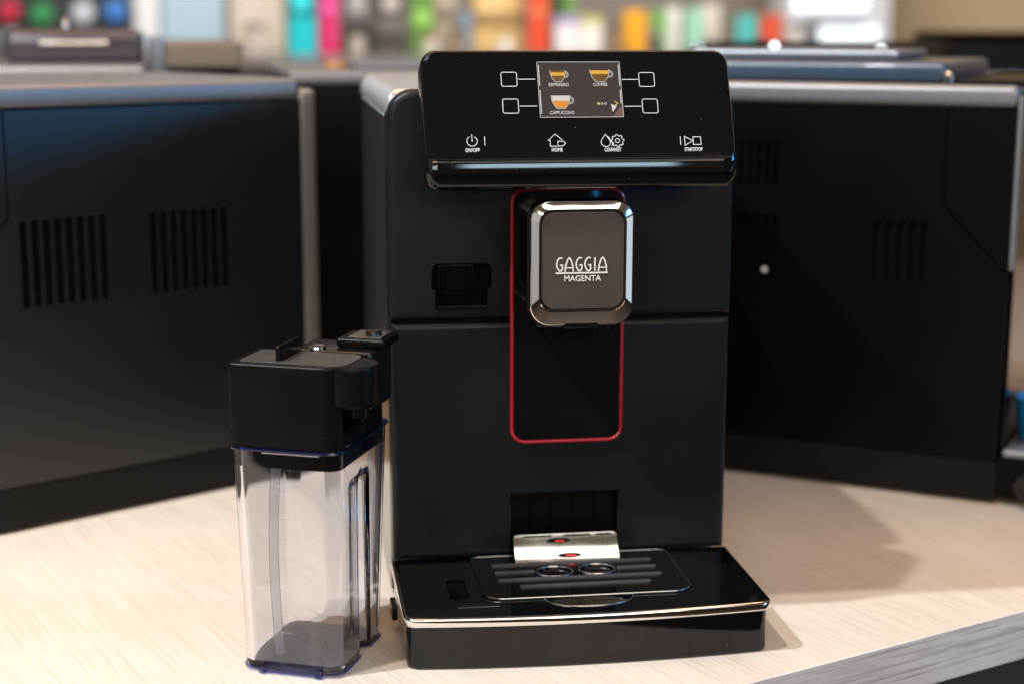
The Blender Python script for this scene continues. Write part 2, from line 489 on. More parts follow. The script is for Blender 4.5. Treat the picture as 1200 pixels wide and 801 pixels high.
pt = link('hose_port', rbox(-.0875, -.0440, .0135, .0235, .1960, .2320, .0005, 1), M['void'], cm)
link('socket_plate', slab(rr_fn(-.0805, -.0560, .2065, .2270, .002, 3), .0134, .0105, .001, 3, 'y'), M['gloss'], pt)
for x in (-.0768, -.0608):
    link('rib', rbox(x - .0012, x + .0012, .0068, .0104, .2075, .2262, .0006, 2), M['void'], pt)
link('port_sill', rbox(-.0822, -.0494, .003, .0133, .1992, .2008, .0005, 2), M['matte2'], pt)
b = bmesh.new(); tube([(x, -.0002, z) for x, z in rrect(-.0829, -.0487, .1989, .216, .003, 4)[:10]], .0006, 6, bm=b)
link('port_lip', b, M['gloss'], pt)

# --- cup-plate recess: five vertical slats at the back
rc = link('plate_recess', rbox(-.0341, .0383, .0130, .0235, .0322, .0758, .0004, 1), M['void'], cm)
for k in range(5):
    x0 = -.0338 + k * .01436
    link('slat', rbox(x0, x0 + .01405, .0092, .0128, .0325, .0735, .0003, 2), M['bgside'], rc)
b = bmesh.new(); tube([(-.0343, -.0003, .0320), (-.0343, -.0003, .0757), (.0385, -.0003, .0757), (.0385, -.0003, .0320)], .0006, 6, bm=b)
link('recess_rim', b, M['gloss'], rc)

# --- red outline and the gloss track within it
ring = rrect(-.0333, .0391, .1105, .2758, .0085, 7)
link('spout_track', slab(rr_fn(-.0325, .0383, .1113, .2750, .0078, 6), -.0002, -.0011, .0004, 2, 'y'), M['gloss'], cm)
b = bmesh.new(); tube([(x, -.0008, z) for x, z in ring], .00125, 8, closed=True, bm=b)
link('red_outline', b, M['red'], cm)

# --- head block carrying the control panel
link('head_block', rbox(-.088, .088, -.034, .02, .296, .330, .004, 3), M['gloss'], cm)

# --- control panel (local u right, v up the slope, w out of the glass)
pn = Vector((0, -.9061, .4231)); pu = Vector((1, 0, 0)); pv = Vector((0, .4231, .9061)); p0 = Vector((-.0005, -.0720, .2998))
MP = Matrix(((pu.x, pv.x, pn.x, p0.x), (pu.y, pv.y, pn.y, p0.y), (pu.z, pv.z, pn.z, p0.z), (0, 0, 0, 1)))
cp = link('control_panel', bmesh.new(), M['piano'], cm)
loops = []
lip = [(.0040, .0200, -.030), (.0005, .0160, -.027), (0, .0040, -.0150), (0, .0008, -.0125), (.0001, .0003, -.0105), (.0002, .0012, -.0082), (.0004, .0026, -.0062), (.0007, .0042, -.0046), (.0010, .0058, -.0033),
       (.0014, .0076, -.0025), (.0019, .0097, -.0017), (.0025, .0118, -.00095), (.0031, .0133, -.00045), (.0038, .0141, -.0002)]
for ins, bot, d in lip:
    r = .0095
    loops.append([(x, y, d) for x, y in rrect(-.0949 + ins, .0949 - ins, -.0140 + bot, .0725 - ins * .9, (r - ins * .6,) * 4, 8)])
nb = loft(loops)
nb.transform(MP); bmesh.ops.recalc_face_normals(nb, faces=nb.faces[:]); nb.to_mesh(cp.data); nb.free()
for p in cp.data.polygons: p.use_smooth = True
cp.data.set_sharp_from_angle(angle=math.radians(38))
gl = link('glass_front', slab(rr_fn(-.0909, .0909, .0005, .0690, (.002, .002, .0065, .0065), 6), .0001, .0010, .0004, 3), M['piano'], cp, M4=MP)
GW = .0011                                             # just on the glass


def glyph(name, build, m='glyph', parent=cp, d0=GW, M4=MP):
    b = bmesh.new(); build(b); return link(name, b, M[m], parent, smooth=0, M4=M4)


for sx, sy in ((-.0422, .0511), (-.0422, .0340), (.0416, .0507), (.0424, .0336)):
    glyph('square_key', lambda b: stroke(b, rrect(sx - .0047, sx + .0047, sy - .0045, sy + .0045, .0012, 4), .00030, True, .0002, GW))
for a, bb, y in ((-.0367, -.0264, .0511), (-.0367, -.0262, .0340), (.0264, .0363, .0508), (.0266, .0370, .0335)):
    glyph('key_line', lambda b: stroke(b, [(a, y), (bb, y)], .00030, False, .0002, GW))


def g_power(b):
    stroke(b, arc(-.0664, .0121, .0031, 118, 422, 24), .00030, False, .0002, GW)
    stroke(b, [(-.0664, .0118), (-.0664, .0163)], .00030, False, .0002, GW)
    stroke(b, [(-.0589, .0094), (-.0589, .0150)], .00030, False, .0002, GW)


def g_home(b):
    x, y = -.0165, .0118
    stroke(b, [(x + .0004, y - .0033), (x - .0034, y - .0033), (x - .0034, y + .0004), (x - .0046, y + .0004), (x - .0002, y + .0043), (x + .0040, y + .0006)], .00029, False, .0002, GW)
    stroke(b, [(x + .0012, y - .0033), (x + .0012, y - .0002), (x + .0044, y - .0002), (x + .0058, y - .0014), (x + .0044, y - .0030)], .00029, True, .0002, GW)


def g_clean(b):
    for cx, cy, k in ((.0136, .0114, 1),):
        stroke(b, [(cx + k * u, cy + k * v) for u, v in [(0, .0044)] + arc(0, -.0006, .0028, 40, -220, 16)], .00029, True, .0002, GW)
    stroke(b, [(.0150, .0146), (.0178, .0102), (.0172, .0082)], .00029, False, .0002, GW)
    pts = []
    for k in range(32):
        a = 2 * PI * k / 32; r = .0039 if (k // 2) % 2 == 0 else .0031
        pts.append((.0208 + r * math.cos(a), .0117 + r * math.sin(a)))
    stroke(b, pts, .00029, True, .0002, GW)
    stroke(b, arc(.0208, .0117, .0013, 0, 337, 15), .00029, True, .0002, GW)


def g_start(b):
    stroke(b, [(.0592, .0087), (.0592, .0141)], .00030, False, .0002, GW)
    stroke(b, [(.0618, .0084), (.0618, .0140), (.0668, .0112)], .00030, True, .0002, GW)
    stroke(b, [(.0670, .0088), (.0717, .0088), (.0717, .0137), (.0670, .0137)], .00030, True, .0002, GW)


glyph('power_icon', g_power); glyph('home_icon', g_home); glyph('clean_icon', g_clean); glyph('start_icon', g_start)


def T(u, v): return MP @ Matrix.Translation((u, v, GW))


text('key_caption', 'ON/OFF', .0033, M['glyph'], cp, T(-.0664, .0064), .0085)
text('key_caption', 'HOME', .0033, M['glyph'], cp, T(-.0160, .0062), .0064)
text('key_caption', 'CLEAN/SET', .0033, M['glyph'], cp, T(.0176, .0060), .0102)
text('key_caption', 'START/STOP', .0033, M['glyph'], cp, T(.0668, .0057), .0110)

# display
dsp = link('display', slab(rr_fn(-.0248, .0256, .0267, .0621, .0003, 1), .0009, .0013, .0001, 1), M['screen'], cp, M4=MP, smooth=0)
DW = .00135


def dglyph(name, build, m): return glyph(name, build, m, dsp)


b = bmesh.new()
stroke(b, rrect(-.0248, .0256, .0267, .0621, .0002, 1), .0003, True, .0001, DW)
for x in (-.0240, .0248):
    for y0, y1 in ((.0468, .0602), (.0290, .0440)):
        if x < 0 or y1 > .05: stroke(b, [(x, y0), (x, y1)], .0006, False, .0001, DW)
        else: stroke(b, [(x, .0352), (x, y1)], .0006, False, .0001, DW)
link('display_edge', b, M['screenedge'], dsp, smooth=0, M4=MP)


def cup_shape(cx, cy, w, h, f0=0., f1=1.):
    """slice of a cup bowl between relative heights f0..f1"""
    pts = []
    for k in range(9):
        f = lin(f0, f1, k / 8); hw = w / 2 * (1 - (1 - f) ** 2.4 * .58)
        pts.append((cx + hw, cy - h / 2 + f * h))
    return pts + [(2 * cx - x, y) for x, y in pts[::-1]]


def cup(cx, cy, w, h, layers):
    for f0, f1, m in layers:
        dglyph('cup_fill', lambda b: poly(b, cup_shape(cx, cy, w, h, f0, f1), DW, .00012), m)
    def outl(b):
        bow = cup_shape(cx, cy, w * 1.06, h * 1.04)
        n = len(bow) // 2
        stroke(b, bow[n:] + bow[:n], .00028, False, .0001, DW + .0001)
        stroke(b, arc(cx + w * .53, cy + h * .12, w * .19, 100, -110, 10, h * .27), .0003, False, .0001, DW + .0001)
        stroke(b, arc(cx + w * .53, cy + h * .12, w * .12, 100, -110, 10, h * .17), .00025, False, .0001, DW + .0001)
    dglyph('cup_outline', outl, 's_white')


cup(-.0126, .0531, .0088, .0072, ((.05, .52, 's_brown'), (.52, .80, 's_amber'), (.80, .98, 's_brown')))
cup(.0130, .0533, .0112, .0078, ((.05, .62, 's_brown'), (.62, .92, 's_amber')))
cup(-.0118, .0364, .0108, .0082, ((.03, .60, 's_orange'), (.60, 1.0, 's_white')))


def TD(u, v): return MP @ Matrix.Translation((u, v, DW + .0001))


text('menu_caption', 'ESPRESSO', .0028, M['s_white'], dsp, TD(-.0124, .0474), .0122)
text('menu_caption', 'COFFEE', .0028, M['s_white'], dsp, TD(.0128, .0474), .0086)
text('menu_caption', 'CAPPUCCINO', .0028, M['s_white'], dsp, TD(-.0115, .0295), .0148)
dglyph('page_dot', lambda b: poly(b, arc(.0110, .0353, .0008, 0, 330, 11), DW, .0001), 's_yellow')
dglyph('page_dots', lambda b: [stroke(b, arc(x, .0353, .0006, 0, 330, 11), .0003, True, .0001, DW) for x in (.0131, .0152)], 's_white')
dglyph('page_arrow', lambda b: stroke(b, [(.0208, .0368), (.0228, .0354), (.0206, .0339)], .0004, False, .0001, DW), 's_yellow')
dglyph('page_corner', lambda b: poly(b, [(.0254, .0269), (.0254, .0350), (.0192, .0269)], DW, .00008), 's_mauve')
dglyph('page_curl', lambda b: poly(b, [(.0185, .0349), (.0220, .0336), (.0192, .0297)], DW + .0001, .0001), 's_white')

# --- spout
sp = link('spout', slab(rr_fn(-.0265, .0290, .2060, .2680, .010, 7), -.0012, -.054, .004, 3, 'y'), M['gloss'], cm)


def bz(i, y, di=0): return [(x, y, z) for x, z in rrect(-.0316 + i, .0326 - i, .1985 + i + di, .2753 - i, .0125 - i * .72, 8)]


link('chrome_bezel', loft([bz(.0022, -.0480), bz(0, -.0515), bz(0, -.0618), bz(.0004, -.0630, .0002), bz(.0013, -.0638, .0010), bz(.0052, -.0655, .0038), bz(.0057, -.0664, .0042), bz(.0062, -.0664, .0042), bz(.0067, -.0650, .0042), bz(.0070, -.0640, .0042)]), M['chrome'], sp, smooth=20)
link('badge_plate', slab(rr_fn(-.0316 + .0068, .0326 - .0068, .1985 + .0110, .2753 - .0068, .0082, 8), -.062, -.0660, .0006, 3, 'y'), M['plate'], sp)
MB = Matrix(((1, 0, 0, 0), (0, 0, -1, -.0660), (0, 1, 0, 0), (0, 0, 0, 1)))     # (u,v,w) -> x=u, z=v, y=-w
# lettering: tall art-deco capitals on an underline
def letters(b):
    z0, z1 = .2327, .2408; w = .00085
    def G(x):
        stroke(b, [(x + .0038, z1 - .0004), (x + .0030, z1), (x + .0018, z1 - .0002), (x + .0007, z1 - .0018), (x + .0002, (z0 + z1) / 2), (x + .0007, z0 + .0020),
                   (x + .0018, z0 + .0002), (x + .0030, z0 + .0002), (x + .0038, z0 + .0012), (x + .0038, z0 + .0036), (x + .0022, z0 + .0036)], w, False, .0002, .0002)
    def A(x):
        stroke(b, [(x, z0 - .0004), (x + .0004, z0 + .0032), (x + .0016, z1 - .0012), (x + .0026, z1), (x + .0036, z1 - .0012), (x + .0048, z0 + .0032), (x + .0050, z0 - .0004)], w, False, .0002, .0002)
        stroke(b, [(x + .0005, z0 + .0020), (x + .0047, z0 + .0020)], w * .8, False, .0002, .00041)
    G(-.0159); A(-.0105); G(-.0040); G(.0014)
    stroke(b, [(.0078, z0), (.0078, z1)], w, False, .0002, .0002)
    A(.0100)
    stroke(b, [(-.0162, z0 - .0012), (.0158, z0 - .0012)], .00095, False, .0002, .0002)


b = bmesh.new(); letters(b); link('brand_lettering', b, M['print'], sp, smooth=0, M4=MB)
text('model_lettering', 'MAGENTA', .0050, M['print'], sp, MB @ Matrix.Translation((.0002, .2280, .0003)), .0225, .00004)
link('spout_clip', rbox(-.0105, .0113, -.0635, -.052, .1968, .2012, .0012, 3), M['gloss'], sp)
for x in (-.016, .019):
    link('nozzle', lathe([(.0034, .1900), (.0042, .1902), (.0044, .2060)], x, -.040, 20), M['matte2'], sp)
link('spout_underside', rbox(-.0255, .0255, -.050, -.0015, .1945, .2055, .003, 3), M['gloss'], sp)

# --- drip tray
tr = thing('tmp', '', ''); bpy.data.objects.remove(tr)


def front_bow(x): return -.1075 - .0068 * (1 - (x / .112) ** 2)


def tray_outline(i, zb=0, r=.006, yb=-.0006):
    x0, x1 = -.1122 + i, .1122 - i
    pts = [(x1, yb), (x0, yb)]
    n = 24
    pts.append((x0, front_bow(x0) + i + r)); pts.append((x0 + r * .3, front_bow(x0) + i + r * .3))
    for k in range(n + 1):
        x = lin(x0 + r, x1 - r, k / n); pts.append((x, front_bow(x) + i))
    pts.append((x1 - r * .3, front_bow(x1) + i + r * .3)); pts.append((x1, front_bow(x1) + i + r))
    return pts


def lay(i, z, **k): return [(x, y, z) for x, y in tray_outline(i, **k)]


tray = link('drip_tray', loft([lay(.0024, .0003), lay(.0013, .0009), lay(.0009, .0026), lay(.0009, .0262)]), M['tray_gloss'], cm, smooth=50)
link('chrome_rim', loft([lay(.0012, .0263), lay(-.0008, .0272), lay(-.0012, .0284), lay(-.0012, .0314), lay(-.0006, .0324), lay(.0004, .0328), lay(.0012, .0326), lay(.0012, .0300)]), M['chrome'], tray, smooth=50)
cover = link('tray_cover', loft([lay(.0014, .0301), lay(.0014, .0322), lay(.0018, .0326)]), M['tray_gloss'], tray, smooth=50)
# openings in the cover: left drain slot, half-moon finger notch
cb = bmesh.new()
def prism_at(b, pts, z0, z1): loft([[(x, y, z0) for x, y in pts], [(x, y, z1) for x, y in pts]], bm=b)
MS = [(x, y) for x, y in rrect(-.0820, -.0700, -.0790, -.0415, .0045, 5)]
prism_at(cb, MS, .0285, .04)
cut(cover, cb)
cb = bmesh.new()
prism_at(cb, [(-.026, -.0842)] + arc(.0028, -.0842, .0275, 180, 360, 20, .0165)[1:-1] + [(.0316, -.0842)], .0295, .04)
cut(cover, cb)
b = bmesh.new(); tube([(x, y, .0327) for x, y in arc(.0028, -.0842, .0278, 180, 360, 22, .0168)], .0005, 6, bm=b)
link('notch_rim', b, M['chrome_dark'], tray)
link('slot_floor', rbox(-.084, -.068, -.081, -.0395, .0303, .0308, .0001, 1), M['void'], tray)
link('cover_latch', rbox(-.0795, -.0535, -.0945, -.0890, .0322, .0334, .0005, 2), M['gloss'], tray)
# grille plate with its bright rim, two cup holes and a float hole
gfn = rr_fn(-.0622, .0700, -.0835, -.0030, (.013, .013, .006, .006), 7)
gp = link('grille_plate', slab(gfn, .0322, .0338, .0006, 2), M['tray_gloss'], tray)
cb = bmesh.new()
HO = [(-.0107, -.0385), (.0172, -.0372)]
for hx, hy in HO:
    prism_at(cb, arc(hx, hy, .0115, 0, 345, 23, .0095), .0328, .04)
prism_at(cb, arc(.0026, -.0218, .0062, 0, 345, 23, .0050), .0328, .04)
cut(gp, cb)
for hx, hy in HO:
    b = bmesh.new(); tube([(x, y, .0339) for x, y in arc(hx, hy, .0117, 0, 345, 23, .0097)], .0006, 6, closed=True, bm=b)
    link('hole_rim', b, M['chrome_dark'], gp)
g = gfn(0)
b = bmesh.new(); tube([(x, y, .0334) for x, y in g[3:-3]], .00062, 6, bm=b)
link('grille_rim', b, M['chrome_dark'], gp)
link('float_indicator', lathe([(.0040, .0327), (.0040, .0338), (.0030, .0343)], .0030, -.0222, 20), M['redlit'], gp)
for (xa, xb, y, segs) in ((-.0500, .0560, -.0240, 1), (-.0500, .0560, -.0380, 2), (-.0495, .0565, -.0525, 1), (-.0375, .0465, -.0655, 1)):
    spans = [(xa, xb)] if segs == 1 else [(xa, -.0235), (.0300, xb)]
    for x0, x1 in spans:
        link('grille_bar', slab(rr_fn(x0, x1, y - .0017, y + .0017, .0016, 6), .0338, .0352, .0004, 3), M['rubber'], gp)
# polished plate leaning at the back of the tray
prof = []                                              # concave profile, foot to top: (y, z, slope)
y, z = -.0205, .0343
for k in range(15):
    a_ = math.radians(lin(43, 58, k / 14)); prof.append((y, z, a_)); y += .0014 * math.cos(a_); z += .0014 * math.sin(a_)
def plate_pt(t, off=0.):
    f = t * 14; i = min(int(f), 13); q = f - i
    y, z, a_ = [lin(prof[i][j], prof[i + 1][j], q) for j in range(3)]
    return y - off * math.sin(a_), z + off * math.cos(a_)
def curved(u0, u1, t0, t1, o0, o1, n=14, rc=0.):
    b = bmesh.new(); loops = []
    for k in range(n + 1):
        t = lin(t0, t1, k / n); c = 0
        if rc and t > 1 - rc: c = .0024 * (1 - math.sqrt(max(0, 1 - ((t - 1 + rc) / rc) ** 2)))
        (ya, za), (yb, zb) = plate_pt(t, o0), plate_pt(t, o1)
        loops.append([(u0 + c, ya, za), (u1 - c, ya, za), (u1 - c, yb, zb), (u0 + c, yb, zb)])
    return loft(loops, bm=b)
sl = link('splash_plate', curved(-.0333, .0357, 0, 1, -.0008, 0, 28, .12), M['steel'], tray)
link('plate_slot', curved(-.0262, -.0080, .90, .955, .00005, .0003, 3), M['void'], sl)
link('plate_slot', curved(.0005, .0180, .90, .955, .00005, .0003, 3), M['void'], sl)
link('plate_slot', curved(.0220, .0320, .90, .955, .00005, .0003, 3), M['void'], sl)
b = bmesh.new()
hp = [(lin(-.0038, -.0038, 0) + .0078 * math.cos(2 * PI * k / 20), .76 + .075 * math.sin(2 * PI * k / 20)) for k in range(20)]
loft([[(u, *plate_pt(t, .00005)) for u, t in hp], [(u, *plate_pt(t, .0003)) for u, t in hp]], bm=b)
link('plate_hole', b, M['void'], sl)
link('plate_float', curved(-.0060, .0000, .705, .75, .0003, .0010, 3), M['redlit'], sl)
b = bmesh.new()
hp = [(.0028 + .0080 * math.cos(2 * PI * k / 20), .22 + .085 * math.sin(2 * PI * k / 20)) for k in range(20)]
loft([[(u, *plate_pt(t, .00005)) for u, t in hp], [(u, *plate_pt(t, .0003)) for u, t in hp]], bm=b)
link('plate_hole', b, M['void'], sl)
link('plate_float', curved(.0000, .0070, .165, .22, .0003, .0010, 3), M['redlit'], sl)
link('side_knob', rbox(-.1165, -.1128, -.050, -.030, .0100, .0190, .001, 2), M['matte2'], tray)
for x in (-.085, .085):
    for y in (.03, .30):
        link('foot', lathe([(.009, .0), (.010, .001), (.010, .0041)], x, y, 20), M['matte2'], cm)

# ================================================================ milk carafe
cf = thing('milk_carafe', 'clear milk carafe with black lid and blue-tinted edges, left of the central machine', 'milk carafe', (-.150, -.114, 0), math.radians(-23))


def sm(x): x = max(0, min(1, x)); return x * x * (3 - 2 * x)


def jug_ring(z, inset=0.):
    t = z / .137
    x0 = lin(-.0630, -.0682, t) + inset; x1 = lin(-.0004, .0004, t) - inset
    y0 = lin(-.0020, -.0014, t) + inset; y1 = lin(.0715, .0875, t) - inset
    r = .0085
    # dense rounded rectangle
    base = []
    def edge(p, q, n):
        for k in range(n): base.append((lin(p[0], q[0], k / n), lin(p[1], q[1], k / n)))
    def cor(cx, cy, a0, n=8):
        for k in range(n): a = a0 + .5 * PI * k / n; base.append((cx + r * math.cos(a), cy + r * math.sin(a)))
    cor(x0 + r, y0 + r, PI); edge((x0 + r, y0), (x1 - r, y0), 10)
    cor(x1 - r, y0 + r, 1.5 * PI); edge((x1, y0 + r), (x1, y1 - r), 120)
    cor(x1 - r, y1 - r, 0); edge((x1 - r, y1), (x0 + r, y1), 10)
    cor(x0 + r, y1 - r, .5 * PI); edge((x0, y1 - r), (x0, y0 + r), 44)
    out = []
    for x, y in base:
        # grip grooves in both long walls, rounded at the top, running down to the foot
        fy = lin(.0300, .0330, t); fw = .0075
        top = .118 - ((y - .0395) / .012) ** 2 * .006
        g = sm((y - .0300) / .0052) * (1 - sm((y - .0440) / .0052)) * (1 - sm((z - top + .009) / .009))
        cx = (x0 + x1) / 2
        out.append((x - math.copysign(.0075 * g, x - cx) if x - cx > .02 else x, y, z))
    return out


rows = [.004 + .133 * k / 80 for k in range(81)]
loops = [jug_ring(.0004, .0040), jug_ring(.0012, .0016), jug_ring(.0026, .0004)] + [jug_ring(z) for z in rows] + [jug_ring(.1374, .0006), jug_ring(.1374, .0018)] + \
        [jug_ring(z, .0024) for z in rows[:0:-1]] + [jug_ring(.0062, .0032), jug_ring(.0056, .0060)]
jug = link('jug', loft(loops), M['glass'], cf, smooth=60)
b = bmesh.new(); tube(jug_ring(.0024, -.0004), .0008, 6, closed=True, bm=b); link('foot_rim', b, M['clearblue'], jug)
b = bmesh.new(); tube(jug_ring(.1366, -.0006), .0010, 6, closed=True, bm=b); link('top_rim', b, M['rimblue'], jug)
# foot clip at the front of the base
link('foot_clip', rbox(-.0500, -.0120, -.0052, -.0008, .0008, .0062, .0012, 3), M['clearblue'], jug)
for x in (-.0490, -.0135):
    link('clip_end', rbox(x - .0022, x + .0022, -.0064, -.0015, .0004, .0052, .001, 2), M['clearblue'], jug)
b = bmesh.new(); tube([(x, y, .0070) for x, y in arc(-.030, .036, .0070, 0, 345, 20, .0050)], .0006, 6, closed=True, bm=b)
link('floor_boss', b, M['clear'], jug)
# graduation marks on the front wall
b = bmesh.new()
for k in range(7):
    z = .026 + k * .0142; x0 = -.0385 + .0
    stroke(b, [(x0 + (.0012 if k % 2 else 0), z), (x0 + .0085, z)], .0003, False, .0001, 0)
MF = Matrix(((1, 0, 0, 0), (0, 0, -1, -.0022), (0, 1, 0, 0), (0, 0, 0, 1)))
link('scale_marks', b, M['mark'], jug, smooth=0, M4=MF)
text('max_mark', 'MAX', .0042, M['mark'], jug, MF @ Matrix.Translation((-.0330, .1145, .0001)))
# straw
b = bmesh.new(); tube([(lin(-.0405, -.0440, t) - .003 * math.sin(PI * t), lin(.0060, .0120, t), lin(.136, .0075, t)) for t in [k / 16 for k in range(17)]], .0030, 12, bm=b)
link('suction_tube', b, M['straw'], cf)
# lid
lid = link('lid', slab(rr_fn(-.0686, -.0006, -.0010, .0470, (.004, .010, .006, .004), 6), .1375, .1868, .0016, 3), M['matte2'], cf)
link('lid_skirt', slab(rr_fn(-.0689, -.0010, -.0013, .0400, (.004, .010, .004, .004), 6), .1377, .1468, .0005, 2), M['matte2'], cf)
cut(lid, rbox(-.014, .02, .0105, .060, .1450, .1650, .002, 2))
link('collar', slab(rr_fn(-.0652, -.0026, .0016, .0844, (.006, .006, .006, .006), 5), .1255, .1372, .0012, 2), M['matte2'], cf)
b = rbox(-.048, -.012, .0009, .0022, .1338, .1350, .0004, 2); link('collar_highlight', b, M['chrome_dark'], cf)  # chrome strip put in as the collar's highlight
link('rear_deck', slab(rr_fn(-.0620, -.0010, .0440, .0860, (.003, .003, .009, .009), 5), .1373, .1520, .0015, 3), M['matte2'], cf)
link('lid_inlay', slab(rr_fn(-.0630, .0030, .0045, .0400, (.003, .012, .010, .003), 6), .1864, .1874, .0004, 2), M['lidtop'], lid)
link('lid_tab', slab(rr_fn(-.0412, -.0382, .0080, .0420, .0012, 3), .1870, .1962, .0012, 3), M['matte2'], lid)
spt = link('milk_spout', lathe([(.0120, .1620), (.0152, .1624), (.0168, .1642), (.0170, .1845), (.0163, .1862), (.0145, .1868)], .0016, .0190, 40), M['matte2'], cf)
link('spout_tip', lathe([(.0050, .1545), (.0058, .1549), (.0058, .1622)], .0050, .0190, 20), M['gloss'], spt)
rb = link('rear_block', rbox(-.0470, .0040, .0475, .0840, .1510, .1868, .003, 3), M['gloss'], cf)
link('connector', rbox(-.0230, .0080, .0580, .0868, .1869, .1925, .002, 3), M['matte2'], rb)
link('connector_plate', rbox(-.0160, .0050, .0605, .0840, .1926, .1934, .0004, 2), M['chrome_dark'], rb)
link('connector_button', lathe([(.005, .1934), (.005, .1950), (.004, .1956)], -.004, .073, 20), M['gloss'], rb)
link('hinge_cap', lathe([(.006, .1868), (.0058, .1880), (.003, .1890)], -.034, .0545, 20), M['chrome'], rb)
link('latch_window', rbox(-.0004, .0014, .0420, .0560, .1270, .1340, .0005, 2), M['rimblue'], cf)

# ================================================================ coffee machines behind
def back_machine(name, label, A, ang, s0, s1, depth, h, seam, vents, flip, skin):
    """a machine seen from its side; local x along the visible side, +y into the machine"""
    t = thing(name, label, 'coffee machine', A, ang)
    link('core', rbox(s0 + .004, s1 - .004, .0042, depth - .004, .006, h - .010, .002, 2), M['void'], t)
    band = .035
    main0, main1 = (s0, seam - .0006) if not flip else (seam + .0006, s1)
    k_ = -1 if flip else 1; e_ = s0 if flip else s1; zt, zl = h - .0185, band + .0008
    def flat(name, pts):
        return link(name, loft([[(x, .004, z) for x, z in pts], [(x, 0, z) for x, z in pts]]), M[skin], t)
    a_, d_ = seam - k_ * .0006, seam + k_ * .050
    sidep = flat('side_panel', [(s1 if flip else s0, zl), (e_, zl), (e_, .1870), (d_, .1870), (a_, .2385), (a_, zt), (s1 if flip else s0, zt)])
    b = bmesh.new()
    for (v0, v1, n, z0, z1) in vents:
        pitch = (v1 - v0) / (n - .4)
        for k in range(n): rbox(v0 + k * pitch, v0 + k * pitch + pitch * .58, -.01, .02, z0, z1, 0, bm=b)
    cut(sidep, b)
    c_ = seam + k_ * .0006
    flat('front_cheek', [(c_, zt), (c_, .2392), (d_ + k_ * .0004, .1884), (e_, .1884), (e_, zt)])
    link('plinth', rbox(s0, s1, .0003, .0046, .003, band, .001, 2), M['bgbase'], t)
    link('top_edge', rbox(s0 - .001, s1 + .001, -.0006, depth, h - .0180, h, .006, 4), M['bgtop'], t)
    return t


LA = math.atan2(.534, .8455)
ml = back_machine('coffee_machine', 'black coffee machine turned sideways behind the milk carafe, two vent groups on its side', (-.3946, .1936, 0), LA,
                  -.16, .276, .235, .335, .021, [(.0288, .098, 8, .1705, .2353), (.1352, .2037, 8, .1700, .2340)], True, 'bgsheen')
link('rear_trim', rbox(.2765, .2950, .002, .22, .004, .326, .006, 4), M['bgrim'], ml)
RA = math.atan2(-.5588, .8293)
mr = back_machine('coffee_machine', 'black coffee machine turned sideways right of the central machine, silver top edge and bluish lid', (.1958, .295, 0), RA,
                  -.17, .226, .235, .333, .1735, [(.1196, .1629, 5, .1771, .2242), (.0049, .0392, 5, .190, .2238), (.0049, .0392, 5, .250, .285)], False, 'bgside')
link('screw_plug', lathe([(.0022, 0), (.0025, .0006), (.0019, .0012)], 0, 0, 16), mat('white_plug', (.55, .55, .54), .35), mr, M4=Matrix.Translation((.0293, 0, .1778)) @ Matrix.Rotation(PI / 2, 4, 'X'))
link('water_tank_lid', rbox(-.10, .169, .012, .200, .3335, .3500, .006, 4), M['bluelid'], mr)
link('top_cover', rbox(.1745, .2262, .010, .232, .3332, .3362, .0012, 2), M['bgside'], mr)
link('bean_lid', rbox(-.06, .120, .060, .170, .3505, .3580, .003, 3), M['palelid'], mr)
link('lid_glint_knob', lathe([(.0035, .3335), (.0042, .337), (.004, .341), (.002, .343)], .171, .008, 16), M['chrome'], mr)  # chrome piece added for a blurred glint
# its front: chrome upright, gloss face and the protruding tray
link('front_upright', rbox(.2262, .2300, -.0004, .012, .19, .325, .0012, 2), M['bgtop'], mr)
link('front_face', rbox(.2262, .2290, .0125, .220, .040, .322, .001, 2), M['gloss'], mr)
trr = link('drip_tray', rbox(.2240, .320, .002, .228, .006, .040, .003, 2), M['bgside'], mr)
link('tray_rim', rbox(.2300, .322, .000, .230, .0402, .0460, .002, 3), M['bgtop'], trr)
b = lathe([(.010, 0), (.011, .001), (.011, .012), (.009, .013)], 0, 0, 24)
link('tray_knob', b, M['gloss'], trr, M4=Matrix.Translation((.252, .0025, .020)) @ Matrix.Rotation(PI / 2, 4, 'X'))
dirR = Vector((.8293, -.5588, 0)); nR = Vector((.5588, .8293, 0))
gp_ = Vector((.1958, .295, 0)) + dirR * .2565 + nR * .05
gb = link('blue_reflection_cup', lathe([(.020, .0), (.022, .001), (.027, .036), (.025, .036), (.019, .003)], 0, 0, 28), mat('blue_reflection', (.012, .20, .44), .12, coat=.6), None)  # made-up cup standing in for a blue reflection in the front face
gb.location = (gp_.x, gp_.y, .0461); tag(gb, 'blue cup added for the blue reflection at the right-hand machine', 'cup')
# machine further back between the left one and the centre
mm = thing('coffee_machine', 'dark coffee machine half hidden in the gap left of the central machine', 'coffee machine', (-.165, .62, 0), math.radians(4))
link('side_panel', rbox(0, .32, 0, .30, .004, .318, .006, 3), M['bgside'], mm)
link('top_edge', rbox(-.002, .322, -.002, .302, .3185, .333, .005, 3), M['bgtop'], mm)
tl = link('lid', rbox(.07, .30, .05, .26, .3335, .339, .003, 2), M['palelid'], mm)
ob = link('cap_button', lathe([(.012, .3332), (.012, .338), (.008, .340)], .055, .10, 20), mat('orange_brown', (.45, .20, .07), .4), mm)
